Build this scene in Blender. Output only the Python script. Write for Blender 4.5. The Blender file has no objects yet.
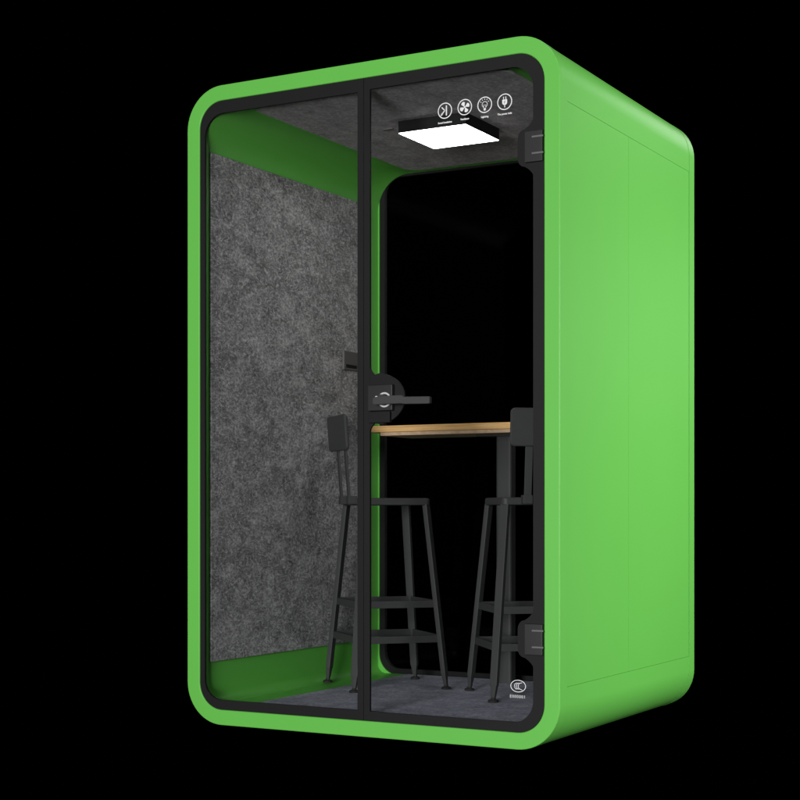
import bpy, bmesh, math, random
from math import sin, cos, pi, radians
from mathutils import Vector, Matrix
random.seed(4)
S = bpy.context.scene
COL = S.collection

# ------------------------------------------------------------------ helpers
def empty(name, loc, rz=0.0):
    o = bpy.data.objects.new(name, None)
    COL.objects.link(o)
    o.location = loc
    o.rotation_euler = (0, 0, rz)
    o.empty_display_size = 0.1
    return o

def tag(o, label=None, cat=None, group=None, kind=None):
    if label: o['label'] = label
    if cat: o['category'] = cat
    if group: o['group'] = group
    if kind: o['kind'] = kind
    return o

class MB:
    """collects shapes that become ONE mesh"""
    def __init__(self):
        self.v, self.f = [], []
    def add(self, v, f):
        n = len(self.v)
        self.v += [tuple(p) for p in v]
        self.f += [tuple(i + n for i in q) for q in f]
    def bm(self, b):
        b.verts.index_update()
        self.add([v.co[:] for v in b.verts], [[v.index for v in f.verts] for f in b.faces])
        b.free()
    def box(self, x0, x1, y0, y1, z0, z1, bev=0.0, seg=2, mat=None):
        b = bmesh.new()
        bmesh.ops.create_cube(b, size=1.0)
        for v in b.verts:
            v.co = Vector((x0 + (v.co.x + .5) * (x1 - x0), y0 + (v.co.y + .5) * (y1 - y0), z0 + (v.co.z + .5) * (z1 - z0)))
        if bev:
            bmesh.ops.bevel(b, geom=b.edges[:], offset=bev, segments=seg, profile=.5, affect='EDGES', clamp_overlap=True)
        if mat is not None: b.transform(mat)
        self.bm(b)
    def bar(self, p, q, w, t, side, w2=None, t2=None, bev=.003):
        """rectangular bar from p to q; w across `side`, t across the other way; may taper"""
        p, q, side = Vector(p), Vector(q), Vector(side)
        d = (q - p).normalized()
        s = (side - d * side.dot(d)).normalized()
        n = d.cross(s)
        w2 = w if w2 is None else w2
        t2 = t if t2 is None else t2
        b = bmesh.new()
        rings = []
        for c, ww, tt in ((p, w, t), (q, w2, t2)):
            rings.append([b.verts.new(c + s * (sx * ww / 2) + n * (sn * tt / 2)) for sx, sn in ((-1, -1), (1, -1), (1, 1), (-1, 1))])
        for i in range(4):
            b.faces.new((rings[0][i], rings[0][(i + 1) % 4], rings[1][(i + 1) % 4], rings[1][i]))
        b.faces.new(rings[0][::-1]); b.faces.new(rings[1])
        bmesh.ops.recalc_face_normals(b, faces=b.faces[:])
        if bev: bmesh.ops.bevel(b, geom=b.edges[:], offset=bev, segments=2, profile=.5, affect='EDGES', clamp_overlap=True)
        self.bm(b)
    def lathe(self, prof, mat=Matrix(), n=24):
        """prof: (r, z) pairs about local z"""
        v, f = [], []
        for r, z in prof:
            for k in range(n):
                a = 2 * pi * k / n
                v.append(mat @ Vector((r * cos(a), r * sin(a), z)))
        m = len(prof)
        for i in range(m - 1):
            for k in range(n):
                f.append((i * n + k, i * n + (k + 1) % n, (i + 1) * n + (k + 1) % n, (i + 1) * n + k))
        f.append(tuple(range(n))[::-1]); f.append(tuple((m - 1) * n + k for k in range(n)))
        self.add(v, f)
    def tube(self, pts, r, n=10, closed=False):
        pts = [Vector(p) for p in pts]
        m = len(pts); v, f = [], []
        for i, p in enumerate(pts):
            a = pts[(i - 1) % m] if (closed or i > 0) else p
            c = pts[(i + 1) % m] if (closed or i < m - 1) else p
            d = (c - a).normalized()
            up = Vector((0, 0, 1)) if abs(d.z) < .9 else Vector((1, 0, 0))
            s = d.cross(up).normalized(); t = s.cross(d)
            for k in range(n):
                g = 2 * pi * k / n
                v.append(p + s * (r * cos(g)) + t * (r * sin(g)))
        for i in range(m if closed else m - 1):
            j = (i + 1) % m
            for k in range(n):
                f.append((i * n + k, i * n + (k + 1) % n, j * n + (k + 1) % n, j * n + k))
        if not closed:
            f.append(tuple(range(n))[::-1]); f.append(tuple((m - 1) * n + k for k in range(n)))
        self.add(v, f)
    def loops(self, L, closed=True):
        """list of equal-length closed loops, quads between neighbours (and last to first)"""
        n = len(L[0]); v = [p for l in L for p in l]; f = []
        m = len(L)
        for i in range(m if closed else m - 1):
            j = (i + 1) % m
            for k in range(n):
                f.append((i * n + k, i * n + (k + 1) % n, j * n + (k + 1) % n, j * n + k))
        self.add(v, f)
    def prism_y(self, poly, y0, y1):
        """(x,z) outline extruded along y; triangulated caps"""
        n = len(poly)
        b = bmesh.new()
        A = [b.verts.new((x, y0, z)) for x, z in poly]
        B = [b.verts.new((x, y1, z)) for x, z in poly]
        b.faces.new(A); b.faces.new(B[::-1])
        for i in range(n):
            b.faces.new((A[i], B[i], B[(i + 1) % n], A[(i + 1) % n]))
        bmesh.ops.triangulate(b, faces=[f for f in b.faces if len(f.verts) > 4])
        bmesh.ops.recalc_face_normals(b, faces=b.faces[:])
        self.bm(b)
    def build(self, name, mat, parent=None, off=None, smooth=35):
        me = bpy.data.meshes.new(name)
        o3 = Vector(off) if off is not None else Vector((0, 0, 0))
        me.from_pydata([tuple(Vector(p) - o3) for p in self.v], [], self.f)
        b = bmesh.new(); b.from_mesh(me)
        bmesh.ops.recalc_face_normals(b, faces=b.faces[:])
        b.to_mesh(me); b.free()
        if smooth:
            me.polygons.foreach_set('use_smooth', [True] * len(me.polygons))
            me.set_sharp_from_angle(angle=radians(smooth))
        me.materials.append(mat)
        me.update()
        o = bpy.data.objects.new(name, me)
        COL.objects.link(o)
        if parent: o.parent = parent
        if smooth:
            m_ = o.modifiers.new('even_shading', 'WEIGHTED_NORMAL'); m_.keep_sharp = True; m_.weight = 80
        return o

NC = 14
def rr(x0, x1, z0, z1, r, n=NC):
    """rounded rectangle outline, (x,z) points, from bottom-right corner counter-clockwise"""
    P = []
    for cx, cz, a0 in ((x1 - r, z0 + r, -pi / 2), (x1 - r, z1 - r, 0), (x0 + r, z1 - r, pi / 2), (x0 + r, z0 + r, pi)):
        for k in range(n + 1):
            a = a0 + (pi / 2) * k / n
            P.append((cx + r * cos(a), cz + r * sin(a)))
    return P
def rr4(x0, x1, z0, z1, rs, n=NC):
    """rounded rectangle, own radius per corner: bottom right, top right, top left, bottom left"""
    P = []
    for (sx, sz, a0), r in zip(((1, 0, -pi / 2), (1, 1, 0), (0, 1, pi / 2), (0, 0, pi)), rs):
        cx = x1 - r if sx else x0 + r
        cz = z1 - r if sz else z0 + r
        for k in range(n + 1):
            a = a0 + (pi / 2) * k / n
            P.append((cx + r * cos(a), cz + r * sin(a)))
    return P
def at_y(P, y): return [(x, y, z) for x, z in P]

def copy_tree(o, parent=None):
    c = o.copy(); COL.objects.link(c); c.parent = parent
    for ch in list(o.children): copy_tree(ch, c)
    return c

# ------------------------------------------------------------------ materials
def new_mat(name):
    m = bpy.data.materials.new(name); m.use_nodes = True
    nt = m.node_tree; p = nt.nodes['Principled BSDF']
    return m, nt, p
def N(nt, t, **kw):
    n = nt.nodes.new(t)
    for k, v in kw.items():
        if k in n.inputs: n.inputs[k].default_value = v
        else: setattr(n, k, v)
    return n
def ramp(nt, fac, stops):
    r = nt.nodes.new('ShaderNodeValToRGB')
    e = r.color_ramp.elements
    e[0].position, e[0].color = stops[0][0], (*stops[0][1], 1)
    e[1].position, e[1].color = stops[-1][0], (*stops[-1][1], 1)
    for pos, c in stops[1:-1]:
        q = e.new(pos); q.color = (*c, 1)
    nt.links.new(fac, r.inputs[0])
    return r.outputs[0]
def bump(nt, p, h, strength, dist):
    b = N(nt, 'ShaderNodeBump', Strength=strength, Distance=dist)
    nt.links.new(h, b.inputs['Height']); nt.links.new(b.outputs[0], p.inputs['Normal'])

def coated(name, col, rough=.42, spec=.5, var=.04, grain=.05):
    """powder coated metal: faint orange-peel grain and a slight tone drift"""
    m, nt, p = new_mat(name)
    tc = N(nt, 'ShaderNodeTexCoord')
    n1 = N(nt, 'ShaderNodeTexNoise', Scale=2.2, Detail=3.0)
    n2 = N(nt, 'ShaderNodeTexNoise', Scale=650.0, Detail=2.0)
    for n in (n1, n2): nt.links.new(tc.outputs['Object'], n.inputs['Vector'])
    lo = tuple(c * (1 - var) for c in col); hi = tuple(min(1, c * (1 + var)) for c in col)
    nt.links.new(ramp(nt, n1.outputs[0], [(.3, lo), (.7, hi)]), p.inputs['Base Color'])
    p.inputs['Roughness'].default_value = rough
    p.inputs['Specular IOR Level'].default_value = spec
    if grain: bump(nt, p, n2.outputs[0], grain, .001)
    return m

GREEN = coated('green_powder_coat', (.138, .52, .080), .40, .30, .012, .02)
BLACK = coated('black_frame_paint', (.0145, .0145, .0148), .6, .12, .05, .03)
STEEL = coated('charcoal_steel', (.046, .046, .047), .55, .32, .12, .06)
PLAST = coated('black_lock_plastic', (.021, .021, .022), .5, .3, .05, .03)
RUBBER = coated('foot_rubber', (.02, .019, .018), .7, .3, .1, .05)
PLUG = coated('grey_socket_plastic', (.115, .108, .108), .55, .3, .05, .03)

def felt_mat(name, lo, mid, hi, fib):
    m, nt, p = new_mat(name)
    tc = N(nt, 'ShaderNodeTexCoord')
    mp = N(nt, 'ShaderNodeMapping'); mp.inputs['Scale'].default_value = (.8, .62, 1.0)
    nt.links.new(tc.outputs['Object'], mp.inputs[0])
    blot = N(nt, 'ShaderNodeTexNoise', Scale=16.0, Detail=6.0, Roughness=.75)
    grain = N(nt, 'ShaderNodeTexNoise', Scale=110.0, Detail=4.0, Roughness=.65)
    fine = N(nt, 'ShaderNodeTexNoise', Scale=420.0, Detail=2.0, Roughness=.6)
    fibn = N(nt, 'ShaderNodeTexNoise', Scale=26.0, Detail=3.0, Roughness=.6, Distortion=1.6)
    for n in (blot, grain, fine, fibn): nt.links.new(mp.outputs[0], n.inputs['Vector'])
    # curly light fibres: thin iso-lines of a distorted noise
    s = N(nt, 'ShaderNodeMath', operation='SUBTRACT'); s.inputs[1].default_value = .5; nt.links.new(fibn.outputs[0], s.inputs[0])
    a = N(nt, 'ShaderNodeMath', operation='ABSOLUTE'); nt.links.new(s.outputs[0], a.inputs[0])
    fr = ramp(nt, a.outputs[0], [(.0, (1, 1, 1)), (.03, (0, 0, 0))])
    # value = blotch*.35 + grain*.45 + fine*.2
    def madd(x, k, y=None):
        q = N(nt, 'ShaderNodeMath', operation='MULTIPLY_ADD'); nt.links.new(x, q.inputs[0]); q.inputs[1].default_value = k
        if y is None: q.inputs[2].default_value = 0
        else: nt.links.new(y, q.inputs[2])
        return q.outputs[0]
    v = madd(blot.outputs[0], .44, madd(grain.outputs[0], .42, madd(fine.outputs[0], .14)))
    base = ramp(nt, v, [(.38, lo), (.5, mid), (.62, hi)])
    mx = N(nt, 'ShaderNodeMix', data_type='RGBA')
    k = N(nt, 'ShaderNodeMath', operation='MULTIPLY'); nt.links.new(fr, k.inputs[0]); nt.links.new(grain.outputs[0], k.inputs[1])
    k2 = N(nt, 'ShaderNodeMath', operation='MULTIPLY'); nt.links.new(k.outputs[0], k2.inputs[0]); k2.inputs[1].default_value = fib
    nt.links.new(k2.outputs[0], mx.inputs[0])
    nt.links.new(base, mx.inputs[6]); mx.inputs[7].default_value = (*[min(1, c * 1.7) for c in hi], 1)
    nt.links.new(mx.outputs[2], p.inputs['Base Color'])
    p.inputs['Roughness'].default_value = .95
    p.inputs['Specular IOR Level'].default_value = .1
    bump(nt, p, v, .5, .004)
    return m
FELT = felt_mat('grey_felt', (.088, .086, .088), (.25, .245, .25), (.53, .52, .53), .9)
CFELT = felt_mat('dark_ceiling_felt', (.25, .236, .252), (.40, .378, .403), (.58, .55, .585), .35)
CARPET = felt_mat('blue_grey_carpet', (.19, .192, .245), (.33, .335, .42), (.54, .545, .66), .25)

def wood_mat():
    m, nt, p = new_mat('pale_oak')
    tc = N(nt, 'ShaderNodeTexCoord')
    mp = N(nt, 'ShaderNodeMapping'); mp.inputs['Scale'].default_value = (2.0, 40.0, 60.0)
    nt.links.new(tc.outputs['Object'], mp.inputs[0])
    n = N(nt, 'ShaderNodeTexNoise', Scale=2.0, Detail=6.0, Roughness=.6, Distortion=.6)
    nt.links.new(mp.outputs[0], n.inputs['Vector'])
    nt.links.new(ramp(nt, n.outputs[0], [(.3, (.52, .28, .095)), (.5, (.72, .43, .165)), (.7, (.82, .54, .235))]), p.inputs['Base Color'])
    p.inputs['Roughness'].default_value = .5
    bump(nt, p, n.outputs[0], .1, .002)
    return m
WOOD = wood_mat()
def underside_mat():
    m, nt, p = new_mat('raw_chipboard')
    tc = N(nt, 'ShaderNodeTexCoord')
    n = N(nt, 'ShaderNodeTexNoise', Scale=70.0, Detail=4.0)
    nt.links.new(tc.outputs['Object'], n.inputs['Vector'])
    nt.links.new(ramp(nt, n.outputs[0], [(.3, (.46, .32, .20)), (.7, (.62, .45, .30))]), p.inputs['Base Color'])
    p.inputs['Roughness'].default_value = .8
    return m
UNDER = underside_mat()

def metal_mat():
    m, nt, p = new_mat('brushed_chrome')
    p.inputs['Base Color'].default_value = (.72, .72, .73, 1)
    p.inputs['Metallic'].default_value = 1.0
    tc = N(nt, 'ShaderNodeTexCoord'); n = N(nt, 'ShaderNodeTexNoise', Scale=900.0, Detail=2.0)
    nt.links.new(tc.outputs['Object'], n.inputs['Vector'])
    nt.links.new(ramp(nt, n.outputs[0], [(.3, (.28,) * 3), (.7, (.42,) * 3)]), p.inputs['Roughness'])
    return m
CHROME = metal_mat()
CHROME_SHEEN = coated('chrome_sheen_grey', (.62, .62, .62), .35, .6, .04, .02)  # pale grey coat stands in for the sheen chrome would reflect
PINS = coated('grey_pin_steel', (.14, .14, .14), .45, .4, .04, .02)
def print_mat():
    m, nt, p = new_mat('white_screen_print')
    p.inputs['Base Color'].default_value = (.85, .85, .85, 1)
    p.inputs['Roughness'].default_value = .6
    tc = N(nt, 'ShaderNodeTexCoord'); n = N(nt, 'ShaderNodeTexNoise', Scale=300.0)
    nt.links.new(tc.outputs['Object'], n.inputs['Vector'])
    nt.links.new(ramp(nt, n.outputs[0], [(.3, (.78,) * 3), (.7, (.9,) * 3)]), p.inputs['Base Color'])
    return m
PRINT = print_mat()
def glass_mat():
    m = bpy.data.materials.new('tinted_glass'); m.use_nodes = True
    nt = m.node_tree; nt.nodes.clear()
    out = N(nt, 'ShaderNodeOutputMaterial')
    tr = N(nt, 'ShaderNodeBsdfTransparent'); tr.inputs[0].default_value = (.945, .95, .948, 1)
    gl = N(nt, 'ShaderNodeBsdfGlossy'); gl.inputs['Roughness'].default_value = .02
    lw = N(nt, 'ShaderNodeLayerWeight')
    pw = N(nt, 'ShaderNodeMath', operation='POWER'); nt.links.new(lw.outputs['Facing'], pw.inputs[0]); pw.inputs[1].default_value = 5
    ma = N(nt, 'ShaderNodeMath', operation='MULTIPLY_ADD'); nt.links.new(pw.outputs[0], ma.inputs[0]); ma.inputs[1].default_value = .2; ma.inputs[2].default_value = .0015
    mx = N(nt, 'ShaderNodeMixShader')
    nt.links.new(ma.outputs[0], mx.inputs[0]); nt.links.new(tr.outputs[0], mx.inputs[1]); nt.links.new(gl.outputs[0], mx.inputs[2])
    nt.links.new(mx.outputs[0], out.inputs[0])
    return m
GLASS = glass_mat()
def emit_mat():
    m, nt, p = new_mat('lit_diffuser')
    p.inputs['Base Color'].default_value = (.9, .9, .9, 1)
    p.inputs['Emission Color'].default_value = (1, .99, .97, 1)
    p.inputs['Emission Strength'].default_value = LAMP
    return m
LAMP = 12.0
DIFFUSER = emit_mat()
def ground_mat():
    m, nt, p = new_mat('black_studio_floor')
    tc = N(nt, 'ShaderNodeTexCoord'); n = N(nt, 'ShaderNodeTexNoise', Scale=3.0)
    nt.links.new(tc.outputs['Object'], n.inputs['Vector'])
    nt.links.new(ramp(nt, n.outputs[0], [(.3, (.0, .0, .0)), (.7, (.00005,) * 3)]), p.inputs['Base Color'])
    p.inputs['Roughness'].default_value = 1.0
    p.inputs['Specular IOR Level'].default_value = 0.0
    return m

# ------------------------------------------------------------------ booth
W, D, H, R = 1.47, 1.32, 2.30, .15
OFF = (W / 2, D / 2, 0)
booth = empty('office_booth', OFF)
tag(booth, 'bright green rounded soundproof booth with black framed glass front and grey felt lining', 'booth')
def part(mb, name, mat, parent=None, smooth=35):
    return mb.build(name, mat, parent or booth, OFF, smooth)

def inset(e):
    return rr(e, W - e, e, H - e, max(R - e, .02))

# front and back trims: full rings with softened edges
def trim(y_out, y_in, lip, dl):
    s = 1 if y_in > y_out else -1
    d = abs(y_in - y_out)
    sec = [(.0035, 0), (.0018, .0004), (.0006, .0014), (.0, .0035), (.0, d), (.0252, d), (.0252, dl), (lip, dl),
           (lip, .005), (lip - .0005, .0025), (lip - .002, .0008), (lip - .004, 0)]
    mb = MB(); mb.loops([at_y(inset(e), y_out + s * y) for e, y in sec])
    return mb
part(trim(0, .060, .055, .0185), 'front_trim', GREEN)
part(trim(D, D - .060, .061, .0310), 'back_trim', GREEN)

# side skins between the trims
ZL, ZU = .2045, 2.0865
YS = 0.609                          # upright joint between the two skins of a side
for s in (0, 1):
    x0, x1 = (W - .022, W - .0012) if s else (.0012, .022)
    for y0, y1 in ((.0625, YS - .00025), (YS + .00025, D - .0625)):
        mb = MB()
        mb.box(x0, x1, y0, y1, ZL + .0003, ZU - .0003, .0009)
        part(mb, 'side_panel', GREEN)
# roof and base skins wrap round the corners
def wrap(top):
    e0, e1 = .0010, .022
    a, b = inset(e0), inset(e1)
    if top: sel = list(range(NC + 1, 3 * (NC + 1)))
    else: sel = list(range(3 * (NC + 1), 4 * (NC + 1))) + list(range(0, NC + 1))
    A = [a[i] for i in sel]; B = [b[i] for i in sel]
    zz = ZU + .0003 if top else ZL - .0003
    A = [(A[0][0], zz)] + A + [(A[-1][0], zz)]
    B = [(B[0][0], zz)] + B + [(B[-1][0], zz)]
    poly = A + B[::-1]
    n = len(A); v = []; f = []
    y0, y1 = .0612, D - .0612
    for y in (y0, y1): v += [(x, y, z) for x, z in A] + [(x, y, z) for x, z in B]
    m = 2 * n
    for i in range(n - 1):
        f += [(i, i + 1, m + i + 1, m + i), (n + i, m + n + i, m + n + i + 1, n + i + 1),
              (i, n + i, n + i + 1, i + 1), (m + i, m + i + 1, m + n + i + 1, m + n + i)]
    f += [(0, m, m + n, n), (n - 1, 2 * n - 1, m + 2 * n - 1, m + n - 1)]
    mb = MB(); mb.add(v, f)
    return mb
part(wrap(True), 'roof_panel', GREEN)
part(wrap(False), 'base_panel', GREEN)

# inner lining
IX0, IX1, IZ0, IZ1 = .0552, W - .0552, .066, 2.22
YF, YB = .0165, 1.2905
li = rr4(IX0, IX1, IZ0, IZ1, (.04, .15, .15, .04))
lo = rr(.026, W - .026, .026, H - .026, .124)
mb = MB(); mb.loops([at_y(li, YF), at_y(li, YB), at_y(lo, YB), at_y(lo, YF)])
part(mb, 'inner_lining', GREEN)

# felt panels and carpet
def slab(poly3, n, t):
    pass
for s in (0, 1):
    mb = MB()
    x0, x1 = (IX1 - .009, IX1 + .002) if s else (IX0 - .002, IX0 + .009)
    mb.box(x0, x1, .060, 1.185, .217, 2.080, .003)
    part(mb, 'felt_wall_panel', FELT)
def flat_panel(x0, x1, y0, y1, z0, z1, r, bev=.003):
    P = rr(x0, x1, y0, y1, r, 8)
    cx, cy = (x0 + x1) / 2, (y0 + y1) / 2
    def L(e, z): return [(x, y, z) for x, y in rr(x0 + e, x1 - e, y0 + e, y1 - e, r, 8)]
    mb = MB()
    lows = [L(bev, z0), L(0, z0 + bev), L(0, z1 - bev), L(bev, z1)]
    mb.loops(lows, closed=False)
    n = len(lows[0])
    mb.f.append(tuple(range(n))[::-1]); mb.f.append(tuple(3 * n + k for k in range(n)))
    return mb
ceil = part(flat_panel(.245, W - .205, .030, 1.226, 2.2115, 2.222, .07), 'felt_ceiling_panel', CFELT)
part(flat_panel(.218, W - .14, .040, 1.255, .063, .072, .01, .003), 'carpet', CARPET)
# small metal sensor plate on the ceiling
mb = MB(); mb.box(.515, .56, .526, .540, 2.206, 2.2125, .002); part(mb, 'ceiling_sensor', PLUG)

# ceiling light: a dark square box with the lit diffuser below
LX, LY, LH = .763, .598, .140
mb = MB()
mb.box(LX - LH, LX + LH, LY - LH, LY + LH, 2.168, 2.2125, .002)
light = part(mb, 'ceiling_light', BLACK)
mb = MB()
mb.box(LX - LH + .002, LX + LH - .002, LY - LH + .002, LY + LH - .002, 2.1655, 2.1690, .001)
part(mb, 'diffuser', DIFFUSER, light)

# wall socket on the felt
mb = MB(); mb.box(IX0 + .007, IX0 + .019, .975, 1.090, 1.358, 1.438, .004)
so = part(mb, 'wall_socket', PLUG)
mb = MB(); mb.box(IX0 + .017, IX0 + .0205, .990, 1.075, 1.368, 1.382, .001); part(mb, 'socket_slot', BLACK, so)

# ---- glazing: black bordered panes
def border(outer, inner, y0, y1):
    """solid frame between two (x,z) outlines of equal length"""
    mb = MB(); mb.loops([at_y(outer, y0), at_y(outer, y1), at_y(inner, y1), at_y(inner, y0)])
    return mb
F0 = .056
XM = .744                         # the joint between fixed pane and door
ri = .094
e = .0006
po = rr4(F0, XM - .0008, F0, H - F0, (e, e, ri, ri))
pi_ = rr4(F0 + .020, XM - .0245, F0 + .034, H - F0 - .044, (e, e, ri - .012, ri - .024))
fixed = part(border(po, pi_, .0030, .0130), 'fixed_panel', BLACK)
def pane(outline, y0, y1, parent):
    mb = MB(); mb.prism_y(outline, y0, y1)
    return mb.build('glass_pane', GLASS, parent, OFF, 0)
pane(rr4(F0 + .004, XM - .006, F0 + .004, H - F0 - .004, (.002, .002, ri - .004, ri - .004)), .0048, .0108, fixed)

# door: frame mesh with the bulges behind lock and hinges
do = rr4(XM + .0008, W - F0, F0, H - F0, (ri, ri, e, e))
di = rr4(XM + .0245, W - F0 - .038, F0 + .032, H - F0 - .040, (ri - .022, ri - .018, e, e))
door_mb = border(do, di, .0030, .0130)
door = part(door_mb, 'door', BLACK)
pane(rr4(XM + .006, W - F0 - .004, F0 + .004, H - F0 - .004, (ri - .004, ri - .004, .002, .002)), .0048, .0108, door)
# printed black fields on the glass behind lock and hinges
zc = 1.150
P = []
xa = XM + .024
# concave flare, half round, concave flare
for k in range(9):
    t = k / 8; P.append((xa + .018 * t * t, zc - .112 + .030 * t))
for k in range(1, 24):
    a = -pi / 2 + pi * k / 24
    P.append((.792 + .112 * cos(a), zc + .088 * sin(a) * 1.0 - .0))
for k in range(9):
    t = 1 - k / 8; P.append((xa + .018 * t * t, zc + .112 - .030 * t))
mb = MB(); mb.prism_y(P, .0038, .0122); part(mb, 'lock_backplate', BLACK, door, 20)
for zc2 in (1.938, .358):
    xr = W - F0 - .036
    P = []
    for k in range(9):
        t = k / 8; P.append((xr - .025 * t * t, zc2 - .100 + .035 * t))
    for k in range(0, 9):
        a = -pi / 2 - (pi / 2) * k / 8
        P.append((1.345 + .024 * cos(a), zc2 - .030 + .030 * sin(a)))
    for k in range(0, 9):
        a = pi - (pi / 2) * k / 8
        P.append((1.345 + .024 * cos(a), zc2 + .030 + .030 * sin(a)))
    for k in range(9):
        t = 1 - k / 8; P.append((xr - .025 * t * t, zc2 + .100 - .035 * t))
    mb = MB(); mb.prism_y(P[::-1], .0038, .0122); part(mb, 'hinge_backplate', BLACK, door, 20)
    mb = MB()
    mb.box(1.350, W - F0 - .001, -.010, .0080, zc2 - .050, zc2 + .050, .003)
    hg = part(mb, 'hinge', PLAST, door)
    # two polished pins
    for zz in (zc2 + .029, zc2 - .024):
        pm = MB()
        pm.lathe([(.0004, -.0200), (.0030, -.0195), (.0036, -.018), (.0036, .018), (.0030, .0195), (.0004, .0200)],
                 Matrix.Translation((1.398, -.0115, zz)) @ Matrix.Rotation(pi / 2, 4, 'Y'), 14)
        part(pm, 'hinge_pin', PINS, door)
# lock case, ring and lever
mb = MB(); mb.box(.7695, .866, -.0160, .0070, 1.108, 1.196, .004); part(mb, 'lock_case', PLAST, door)
mb = MB(); mb.box(.7695, .853, -.0100, .0072, 1.068, 1.106, .003); part(mb, 'lock_latch_cover', BLACK, door)
mb = MB()
cx, cz = .838, 1.144
mb.tube([(cx + .0225 * cos(2 * pi * k / 40), -.0185, cz + .0225 * sin(2 * pi * k / 40)) for k in range(40)], .0034, 10, closed=True)
part(mb, 'lock_ring', CHROME_SHEEN, door)
mb = MB()
mb.lathe([(.0005, 0), (.006, .0005), (.0068, .002), (.0068, .006)], Matrix.Translation((.806, -.0155, 1.152)) @ Matrix.Rotation(-pi / 2, 4, 'X') @ Matrix.Translation((0, 0, -.003)), 16)
part(mb, 'lock_rivet', CHROME_SHEEN, door)
mb = MB()
mb.lathe([(.017, .0), (.017, .030), (.0155, .032), (.001, .032)], Matrix.Translation((cx, -.012, cz)) @ Matrix.Rotation(pi / 2, 4, 'X'), 24)
# flat lever, slightly stepped, running right
mb.loops([[(x, y, z) for x, y, z in (
    (X, -.052, Z - h), (X, -.0505, Z - h - .0015), (X, -.0385, Z - h - .0015), (X, -.037, Z - h),
    (X, -.037, Z + h), (X, -.0385, Z + h + .0015), (X, -.0505, Z + h + .0015), (X, -.052, Z + h))]
    for X, Z, h in ((.812, 1.139, .008), (.818, 1.139, .0115), (.858, 1.141, .0125), (.920, 1.141, .0125), (.932, 1.137, .0105), (1.022, 1.135, .0105), (1.028, 1.135, .0085))], closed=False)
n8 = len(mb.v)
mb.f.append(tuple(range(n8 - 56, n8 - 48))); mb.f.append(tuple(range(n8 - 8, n8))[::-1])
part(mb, 'lever_handle', STEEL, door)

# ---- screen printed signs on the door glass
YP = .0040
def ribbon(mb, pts, w, closed=False):
    """flat line of width w through (x,z) points, thin raised ink"""
    pts = [Vector(p) for p in pts]; n = len(pts)
    Lp, Rp = [], []
    for i, p in enumerate(pts):
        a = pts[(i - 1) % n] if (closed or i) else p
        c = pts[(i + 1) % n] if (closed or i < n - 1) else p
        d = (c - a).normalized(); m = Vector((-d.y, d.x)) * (w / 2)
        Lp.append(p + m); Rp.append(p - m)
    v = []; f = []
    for i in range(n): v += [(Lp[i].x, YP, Lp[i].y), (Rp[i].x, YP, Rp[i].y), (Lp[i].x, YP + .0006, Lp[i].y), (Rp[i].x, YP + .0006, Rp[i].y)]
    for i in range(n if closed else n - 1):
        j = (i + 1) % n
        f += [(4 * i, 4 * i + 1, 4 * j + 1, 4 * j), (4 * i, 4 * j, 4 * j + 2, 4 * i + 2), (4 * i + 1, 4 * i + 3, 4 * j + 3, 4 * j + 1)]
    mb.add(v, f)
def blob(mb, pts):
    mb.prism_y(pts, YP, YP + .0006)
def circ(cx, cz, r, n=40, a0=0, a1=2 * pi, full=True):
    m = n if full else n + 1
    return [(cx + r * cos(a0 + (a1 - a0) * k / n), cz + r * sin(a0 + (a1 - a0) * k / n)) for k in range(m)]
def words(mb, text, cx, z, width, size, bold=.0, gap=1.0):
    cu = bpy.data.curves.new('caption', 'FONT')
    cu.body = text; cu.size = size; cu.align_x = 'CENTER'; cu.extrude = .0003; cu.offset = bold; cu.resolution_u = 3; cu.space_character = gap
    o = bpy.data.objects.new('caption', cu); COL.objects.link(o)
    dg = bpy.context.evaluated_depsgraph_get()
    me = bpy.data.meshes.new_from_object(o.evaluated_get(dg))
    xs = [v.co.x for v in me.vertices]
    k = width / (max(xs) - min(xs))
    mb.add([(cx + v.co.x * k, YP + .0003 - v.co.z, z + v.co.y) for v in me.vertices], [tuple(p.vertices) for p in me.polygons])
    bpy.data.objects.remove(o); bpy.data.curves.remove(cu); bpy.data.meshes.remove(me)

IZ = 2.0945; RI = .0250
ix = (1.0560, 1.1295, 1.2025, 1.2745)
iz = (2.0945, 2.0970, 2.0955, 2.0960)
def sign(i, draw, text, width):
    mb = MB()
    cx, cz = ix[i], iz[i]
    ribbon(mb, circ(cx, cz, RI), .0031, True)
    draw(mb, cx, cz)
    words(mb, text, cx, cz - .0415, width * .92, .0082, .0003)
    o = part(mb, 'printed_icon', PRINT, door, 0)
    return o
def d_sound(mb, x, z):
    ribbon(mb, [(x + .0055, z + .0165), (x + .0055, z - .0165)], .0042)
    ribbon(mb, [(x - .012, z + .012), (x - .0005, z + .001)], .0034)
    ribbon(mb, [(x - .0005, z + .001), (x - .0115, z - .011)], .0034)
    blob(mb, [(x - .017, z - .0165), (x - .0075, z - .0125), (x - .0125, z - .006)])
def d_fan(mb, x, z):
    for k in range(4):
        a0 = radians(28 + 90 * k)
        pts = []
        for t in range(9):
            a = a0 + radians(-30 + 56 * t / 8)
            r = .0185 * (.86 + .14 * sin(pi * t / 8))
            pts.append((x + r * cos(a), z + r * sin(a)))
        pts += [(x + .004 * cos(a0 + .5), z + .004 * sin(a0 + .5)), (x + .004 * cos(a0 - .3), z + .004 * sin(a0 - .3))]
        blob(mb, pts)
    blob(mb, circ(x, z, .0032, 16))
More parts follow.
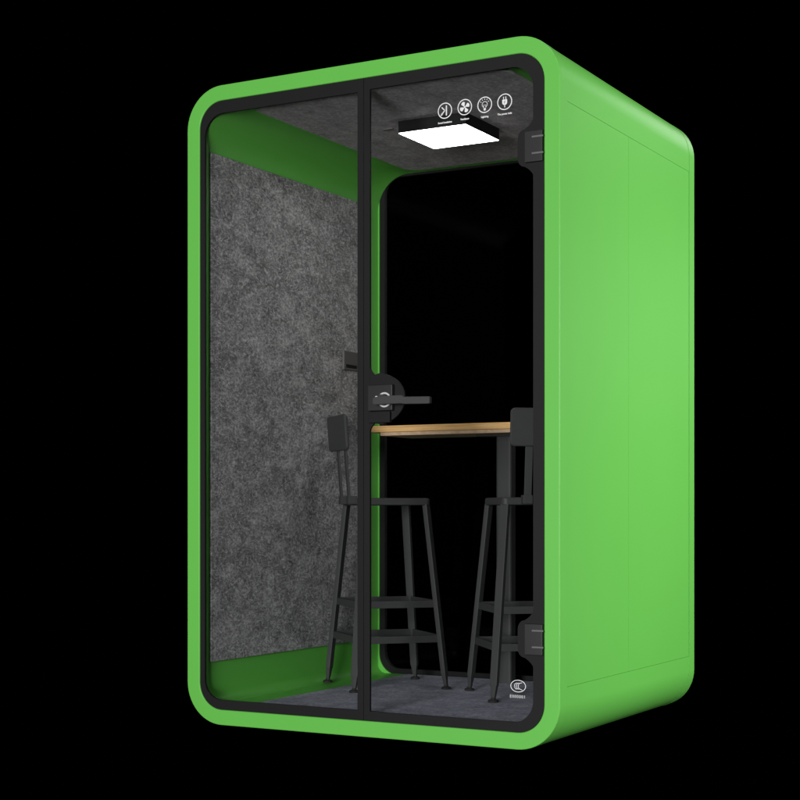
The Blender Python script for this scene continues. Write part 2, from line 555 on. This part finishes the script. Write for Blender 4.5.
def d_bulb(mb, x, z):
    ribbon(mb, [(x - .004, z - .010), (x - .0055, z - .005)] + circ(x, z + .001, .0095, 22, radians(215), radians(-35), False) + [(x + .0055, z - .005), (x + .004, z - .010)], .0017)
    ribbon(mb, [(x - .003, z - .008), (x - .0045, z + .001), (x, z - .0015), (x + .0045, z + .001), (x + .003, z - .008)], .0013)
    blob(mb, [(x - .004, z - .011), (x + .004, z - .011), (x + .0038, z - .0165), (x + .0018, z - .019), (x - .0018, z - .019), (x - .0038, z - .0165)])
    for a in (30, 60, 90, 120, 150):
        c, s = cos(radians(a)), sin(radians(a))
        ribbon(mb, [(x + .0142 * c, z + .002 + .0142 * s), (x + .0182 * c, z + .002 + .0182 * s)], .0022)
def d_plug(mb, x, z):
    for s in (-1, 1): ribbon(mb, [(x + s * .0042, z + .017), (x + s * .0042, z + .007)], .0026)
    body = [(x - .0088, z + .0075), (x - .0088, z - .002)] + circ(x, z - .002, .0088, 12, pi, 2 * pi, False)[1:] + [(x + .0088, z + .0075)]
    # leave a small open dot in the plug: two halves round it
    blob(mb, [p for p in body if p[0] <= x + 1e-6] + [(x, z - .0035), (x - .0022, z - .0008), (x, z + .0018), (x, z + .0075)])
    blob(mb, [(x, z - .0035)] + [p for p in body if p[0] >= x - 1e-6] + [(x, z + .0075), (x, z + .0018), (x + .0022, z - .0008)])
    ribbon(mb, [(x, z - .010), (x, z - .0185)], .0026)
for i, (fn, tx, wd, lb) in enumerate(((d_sound, 'Sound insulation', .056, 'round white soundproofing icon with arrow against a bar'), (d_fan, 'Ventilator', .036, 'round white icon of a four bladed fan'),
                                  (d_bulb, 'Lighting', .029, 'round white icon of a shining bulb'), (d_plug, 'The power hole', .056, 'round white icon of a power plug'))):
    sign(i, fn, tx, wd)['label'] = lb
# safety mark low on the door
mb = MB()
cx, cz = 1.3225, .2050
ribbon(mb, [(cx + .0262 * cos(2 * pi * k / 44), cz + .0190 * sin(2 * pi * k / 44)) for k in range(44)], .0020, True)
for k, dx in enumerate((-.0050, .0016, .0082)):
    r = .0098
    arc = [(cx + dx + .0078 * cos(a), cz + r * sin(a)) for a in [radians(80 + 200 * j / 16) for j in range(17)]]
    if k == 2:
        arc = [(cx + dx + .0055, cz + .0112)] + arc[2:-2] + [(cx + dx + .0065, cz - .0120)]
    ribbon(mb, arc, .0017)
words(mb, 'E000001', cx - .002, cz - .0385, .052, .0140, .0, 1.3)
part(mb, 'safety_mark', PRINT, door, 0)['label'] = 'small white oval safety mark with a number line'

# ---- back glazing
FB = .0625
bo = rr(FB, W - FB, FB, H - FB, R - FB)
bi = rr(FB + .024, W - FB - .024, FB + .026, H - FB - .026, R - FB - .016)
back = part(border(bo, bi, 1.2920, 1.3120), 'back_window', BLACK)
pane(rr(FB + .004, W - FB - .004, FB + .004, H - FB - .004, R - FB - .004), 1.2990, 1.3050, back)

# ------------------------------------------------------------------ table
TX, TY = .733, 1.155
ZF = .072
table = empty('bar_table', (TX, TY, ZF))
tag(table, 'narrow wooden bar table on one dark steel column between the two stools', 'table')
TO = (TX, TY, ZF)
tx0, tx1, ty0, ty1, tz0, tz1 = .197, 1.269, .950, 1.240, 1.0905, 1.1175
def L(e, z): return [(x, y, z) for x, y in rr(tx0 + e, tx1 - e, ty0 + e, ty1 - e, .018, 8)]
mb = MB()
ls = [L(.006, tz0), L(.0015, tz0 + .0015), L(0, tz0 + .006), L(0, tz1 - .004), L(.001, tz1 - .001), L(.004, tz1)]
mb.loops(ls, closed=False)
n = len(ls[0]); mb.f.append(tuple(range(n))[::-1]); mb.f.append(tuple(5 * n + k for k in range(n)))
top = mb.build('tabletop', WOOD, table, TO)
mb = MB(); mb.box(tx0 + .058, tx1 - .058, ty0 + .012, ty1 - .012, tz0 - .0135, tz0 + .0005, .0012)  # board added below the top so its front edge catches light as the underside
mb.build('added_underside_board', UNDER, top, TO)
mb = MB()
P = [(x, y) for x, y in rr(TX - .034, TX + .034, TY - .026, TY + .026, .010, 5)]
mb.loops([[(x, y, z) for x, y in P] for z in (ZF + .0005, tz0 - .0195)], closed=False)
n = len(P); mb.f.append(tuple(range(n))[::-1]); mb.f.append(tuple(n + k for k in range(n)))
mb.build('column', STEEL, table, TO)
mb = MB(); mb.box(TX - .11, TX + .11, TY - .055, TY + .055, tz0 - .0195, tz0 - .0138, .002); mb.build('mounting_plate', STEEL, table, TO)

# ------------------------------------------------------------------ stools (built facing +y, then turned)
def make_stool():
    root = empty('bar_stool', (0, 0, 0))
    tag(root, 'x', 'bar stool', 'bar stools inside the booth')
    zs = .748                       # seat top above the carpet
    hs, hf = .142, .188                   # half spread at seat and at floor
    # seat: thin dished pad with rounded corners
    def Q(e, z): return [(x, y, z) for x, y in rr(-hs + e, hs - e, -hs + e, hs - e, .022, 6)]
    mb = MB()
    ls = [Q(.004, zs - .029), Q(0, zs - .026), Q(0, zs - .006), Q(.003, zs - .0015), Q(.009, zs), Q(.05, zs - .004)]
    mb.loops(ls, closed=False); n = len(ls[0])
    mb.f.append(tuple(range(n))[::-1]); mb.f.append(tuple(5 * n + k for k in range(n)))
    mb.build('seat', STEEL, root)
    dz = zs - .027
    def leg_at(sx, sy, z):
        t = (dz - z) / dz
        k = (hs - .016) + (hf - hs + .016) * t
        return Vector((sx * k, sy * k, z))
    for sx in (-1, 1):
        for sy in (-1, 1):
            mb = MB()
            d = Vector((sx, -sy, 0))
            mb.bar(leg_at(sx, sy, dz + .004), leg_at(sx, sy, .058), .034, .020, d, .030, .020)
            mb.bar(leg_at(sx, sy, .060), leg_at(sx, sy, .012), .026, .018, d, .013, .013, .002)
            lg = mb.build('leg', STEEL, root)
            mb = MB()
            p = leg_at(sx, sy, 0)
            mb.lathe([(.006, .0175), (.0085, .016), (.0095, .011), (.017, .009), (.0195, .0055), (.0195, .001), (.018, .0002)][::-1], Matrix.Translation((p.x, p.y, 0)), 20)
            mb.build('foot_glide', RUBBER, lg)
    for z in (.333, .197):
        for i, ((ax, ay), (bx, by)) in enumerate((((-1, -1), (1, -1)), ((1, -1), (1, 1)), ((1, 1), (-1, 1)), ((-1, 1), (-1, -1)))):
            mb = MB()
            mb.bar(leg_at(ax, ay, z), leg_at(bx, by, z), .028, .008, (0, 0, 1), bev=.0015)
            mb.build('footrest_bar', STEEL, root)
    # back posts, joined to the seat by a small bracket
    lean = .024
    def bk(z): return -hs - .004 - lean * (z - zs) / .31 - .022
    for sx in (-1, 1):
        mb = MB()
        mb.bar((sx * .053, bk(zs - .02), zs - .026), (sx * .050, bk(zs + .27), zs + .27), .028, .007, (1, 0, 0), bev=.0015)
        po_ = mb.build('back_post', STEEL, root)
        mb = MB(); mb.box(sx * .053 - .018, sx * .053 + .018, -hs - .034, -hs + .002, zs - .024, zs + .008, .002)
        mb.build('post_bracket', STEEL, po_)
    # curved back panel
    w, hh, tk = .126, .070, .014
    P = rr(-w, w, -hh, hh, .018, 6)
    zc = zs + .256
    def C(x, z, off):
        zz = zc + z
        return (x, bk(zz) - .006 - off + .16 * x * x * 0.9, zz)
    mb = MB()
    Pi = rr(-w + .004, w - .004, -hh + .004, hh - .004, .014, 6)
    lsx = [[C(x, z, 0) for x, z in Pi], [C(x, z, .004) for x, z in P], [C(x, z, tk - .004) for x, z in P], [C(x, z, tk) for x, z in Pi]]
    # close the faces with columns of quads so the curve stays smooth
    mb.loops(lsx, closed=False)
    n = len(P)
    for base, flip in ((0, True), (3 * n, False)):
        m = 7 * 2                                    # right side bottom->top is first half
        half = n // 2
        for k in range(half - 1):
            q = (base + k, base + k + 1, base + n - 2 - k, base + n - 1 - k)
            mb.f.append(q if flip else q[::-1])
    mb.build('backrest', STEEL, root)
    return root
stool = make_stool()
stool.location = (.360, .825, ZF); stool.rotation_euler = (0, 0, radians(-42.4))
stool['label'] = 'dark steel bar stool by the grey felt wall, mostly behind the door mullion'
other = copy_tree(stool)
other.location = (.991, .816, ZF); other.rotation_euler = (0, 0, radians(40))
other['label'] = 'dark steel bar stool half hidden behind the hinged right edge of the door'

# ------------------------------------------------------------------ ground (black studio sweep)
mb = MB()
mb.add([(-9, -9, 0 - .004), (11, -9, -.004), (11, 11, -.004), (-9, 11, -.004)], [(0, 1, 2, 3)])
g = mb.build('ground', ground_mat(), None, None, 0)
g['kind'] = 'structure'

# ------------------------------------------------------------------ world, lamps, camera
w = bpy.data.worlds.new('World'); S.world = w; w.use_nodes = True
w.node_tree.nodes['Background'].inputs[0].default_value = (0, 0, 0, 1)
w.node_tree.nodes['Background'].inputs[1].default_value = 0.0

def lamp(name, loc, aim, sx, sy, energy, col=(1, 1, 1)):
    l = bpy.data.lights.new(name, 'AREA'); l.shape = 'RECTANGLE'; l.size = sx; l.size_y = sy
    l.energy = energy; l.color = col
    o = bpy.data.objects.new(name, l); COL.objects.link(o)
    o.location = loc
    o.rotation_euler = (Vector(aim) - Vector(loc)).to_track_quat('-Z', 'Y').to_euler()
    return o
lamp('side_softbox', (4.0, 1.15, 1.55), (W, .95, 1.45), 1.0, 1.1, 70)
lamp('low_side_fill', (3.1, .55, .22), (W, .66, .10), 2.4, .36, 11)  # added fill, lifts the dark lower curve of the side
lamp('front_softbox', (2.1, -7.8, 1.3), (.75, 0, 1.15), 2.2, 2.2, 630)
lamp('back_highlight_lamp', (2.0, 5.1, 3.75), (1.45, .8, 2.1), 1.2, 1.0, 11)  # unseen lamp added to draw the highlight along the roof curve
lamp('back_side_glow_lamp', (3.0, 4.7, 1.95), (W, .8, 1.4), 1.0, 1.0, 2.2)  # weak unseen lamp added for a glow in the middle of the side
lamp('overhead_fill', (2.3, .5, 4.9), (1.4, .66, 2.2), 1.0, 1.6, 40)  # added fill, keeps the upper edge of the roof curve from going dark

cam = bpy.data.cameras.new('camera')
co = bpy.data.objects.new('camera', cam); COL.objects.link(co)
co.location = (3.44, -4.548, .773)
co.rotation_euler = (pi / 2, 0, radians(29.3))
cam.sensor_width = 36; cam.lens = 36 * 1552 / 800
cam.shift_y = 110 / 800
cam.clip_end = 200
S.camera = co
S.render.engine = 'CYCLES'
S.render.resolution_x = S.render.resolution_y = 1024
S.cycles.max_bounces = 10
S.cycles.transparent_max_bounces = 16
S.view_settings.view_transform = 'Standard'
S.view_settings.look = 'None'
S.view_settings.exposure = 0
S.view_settings.gamma = 1
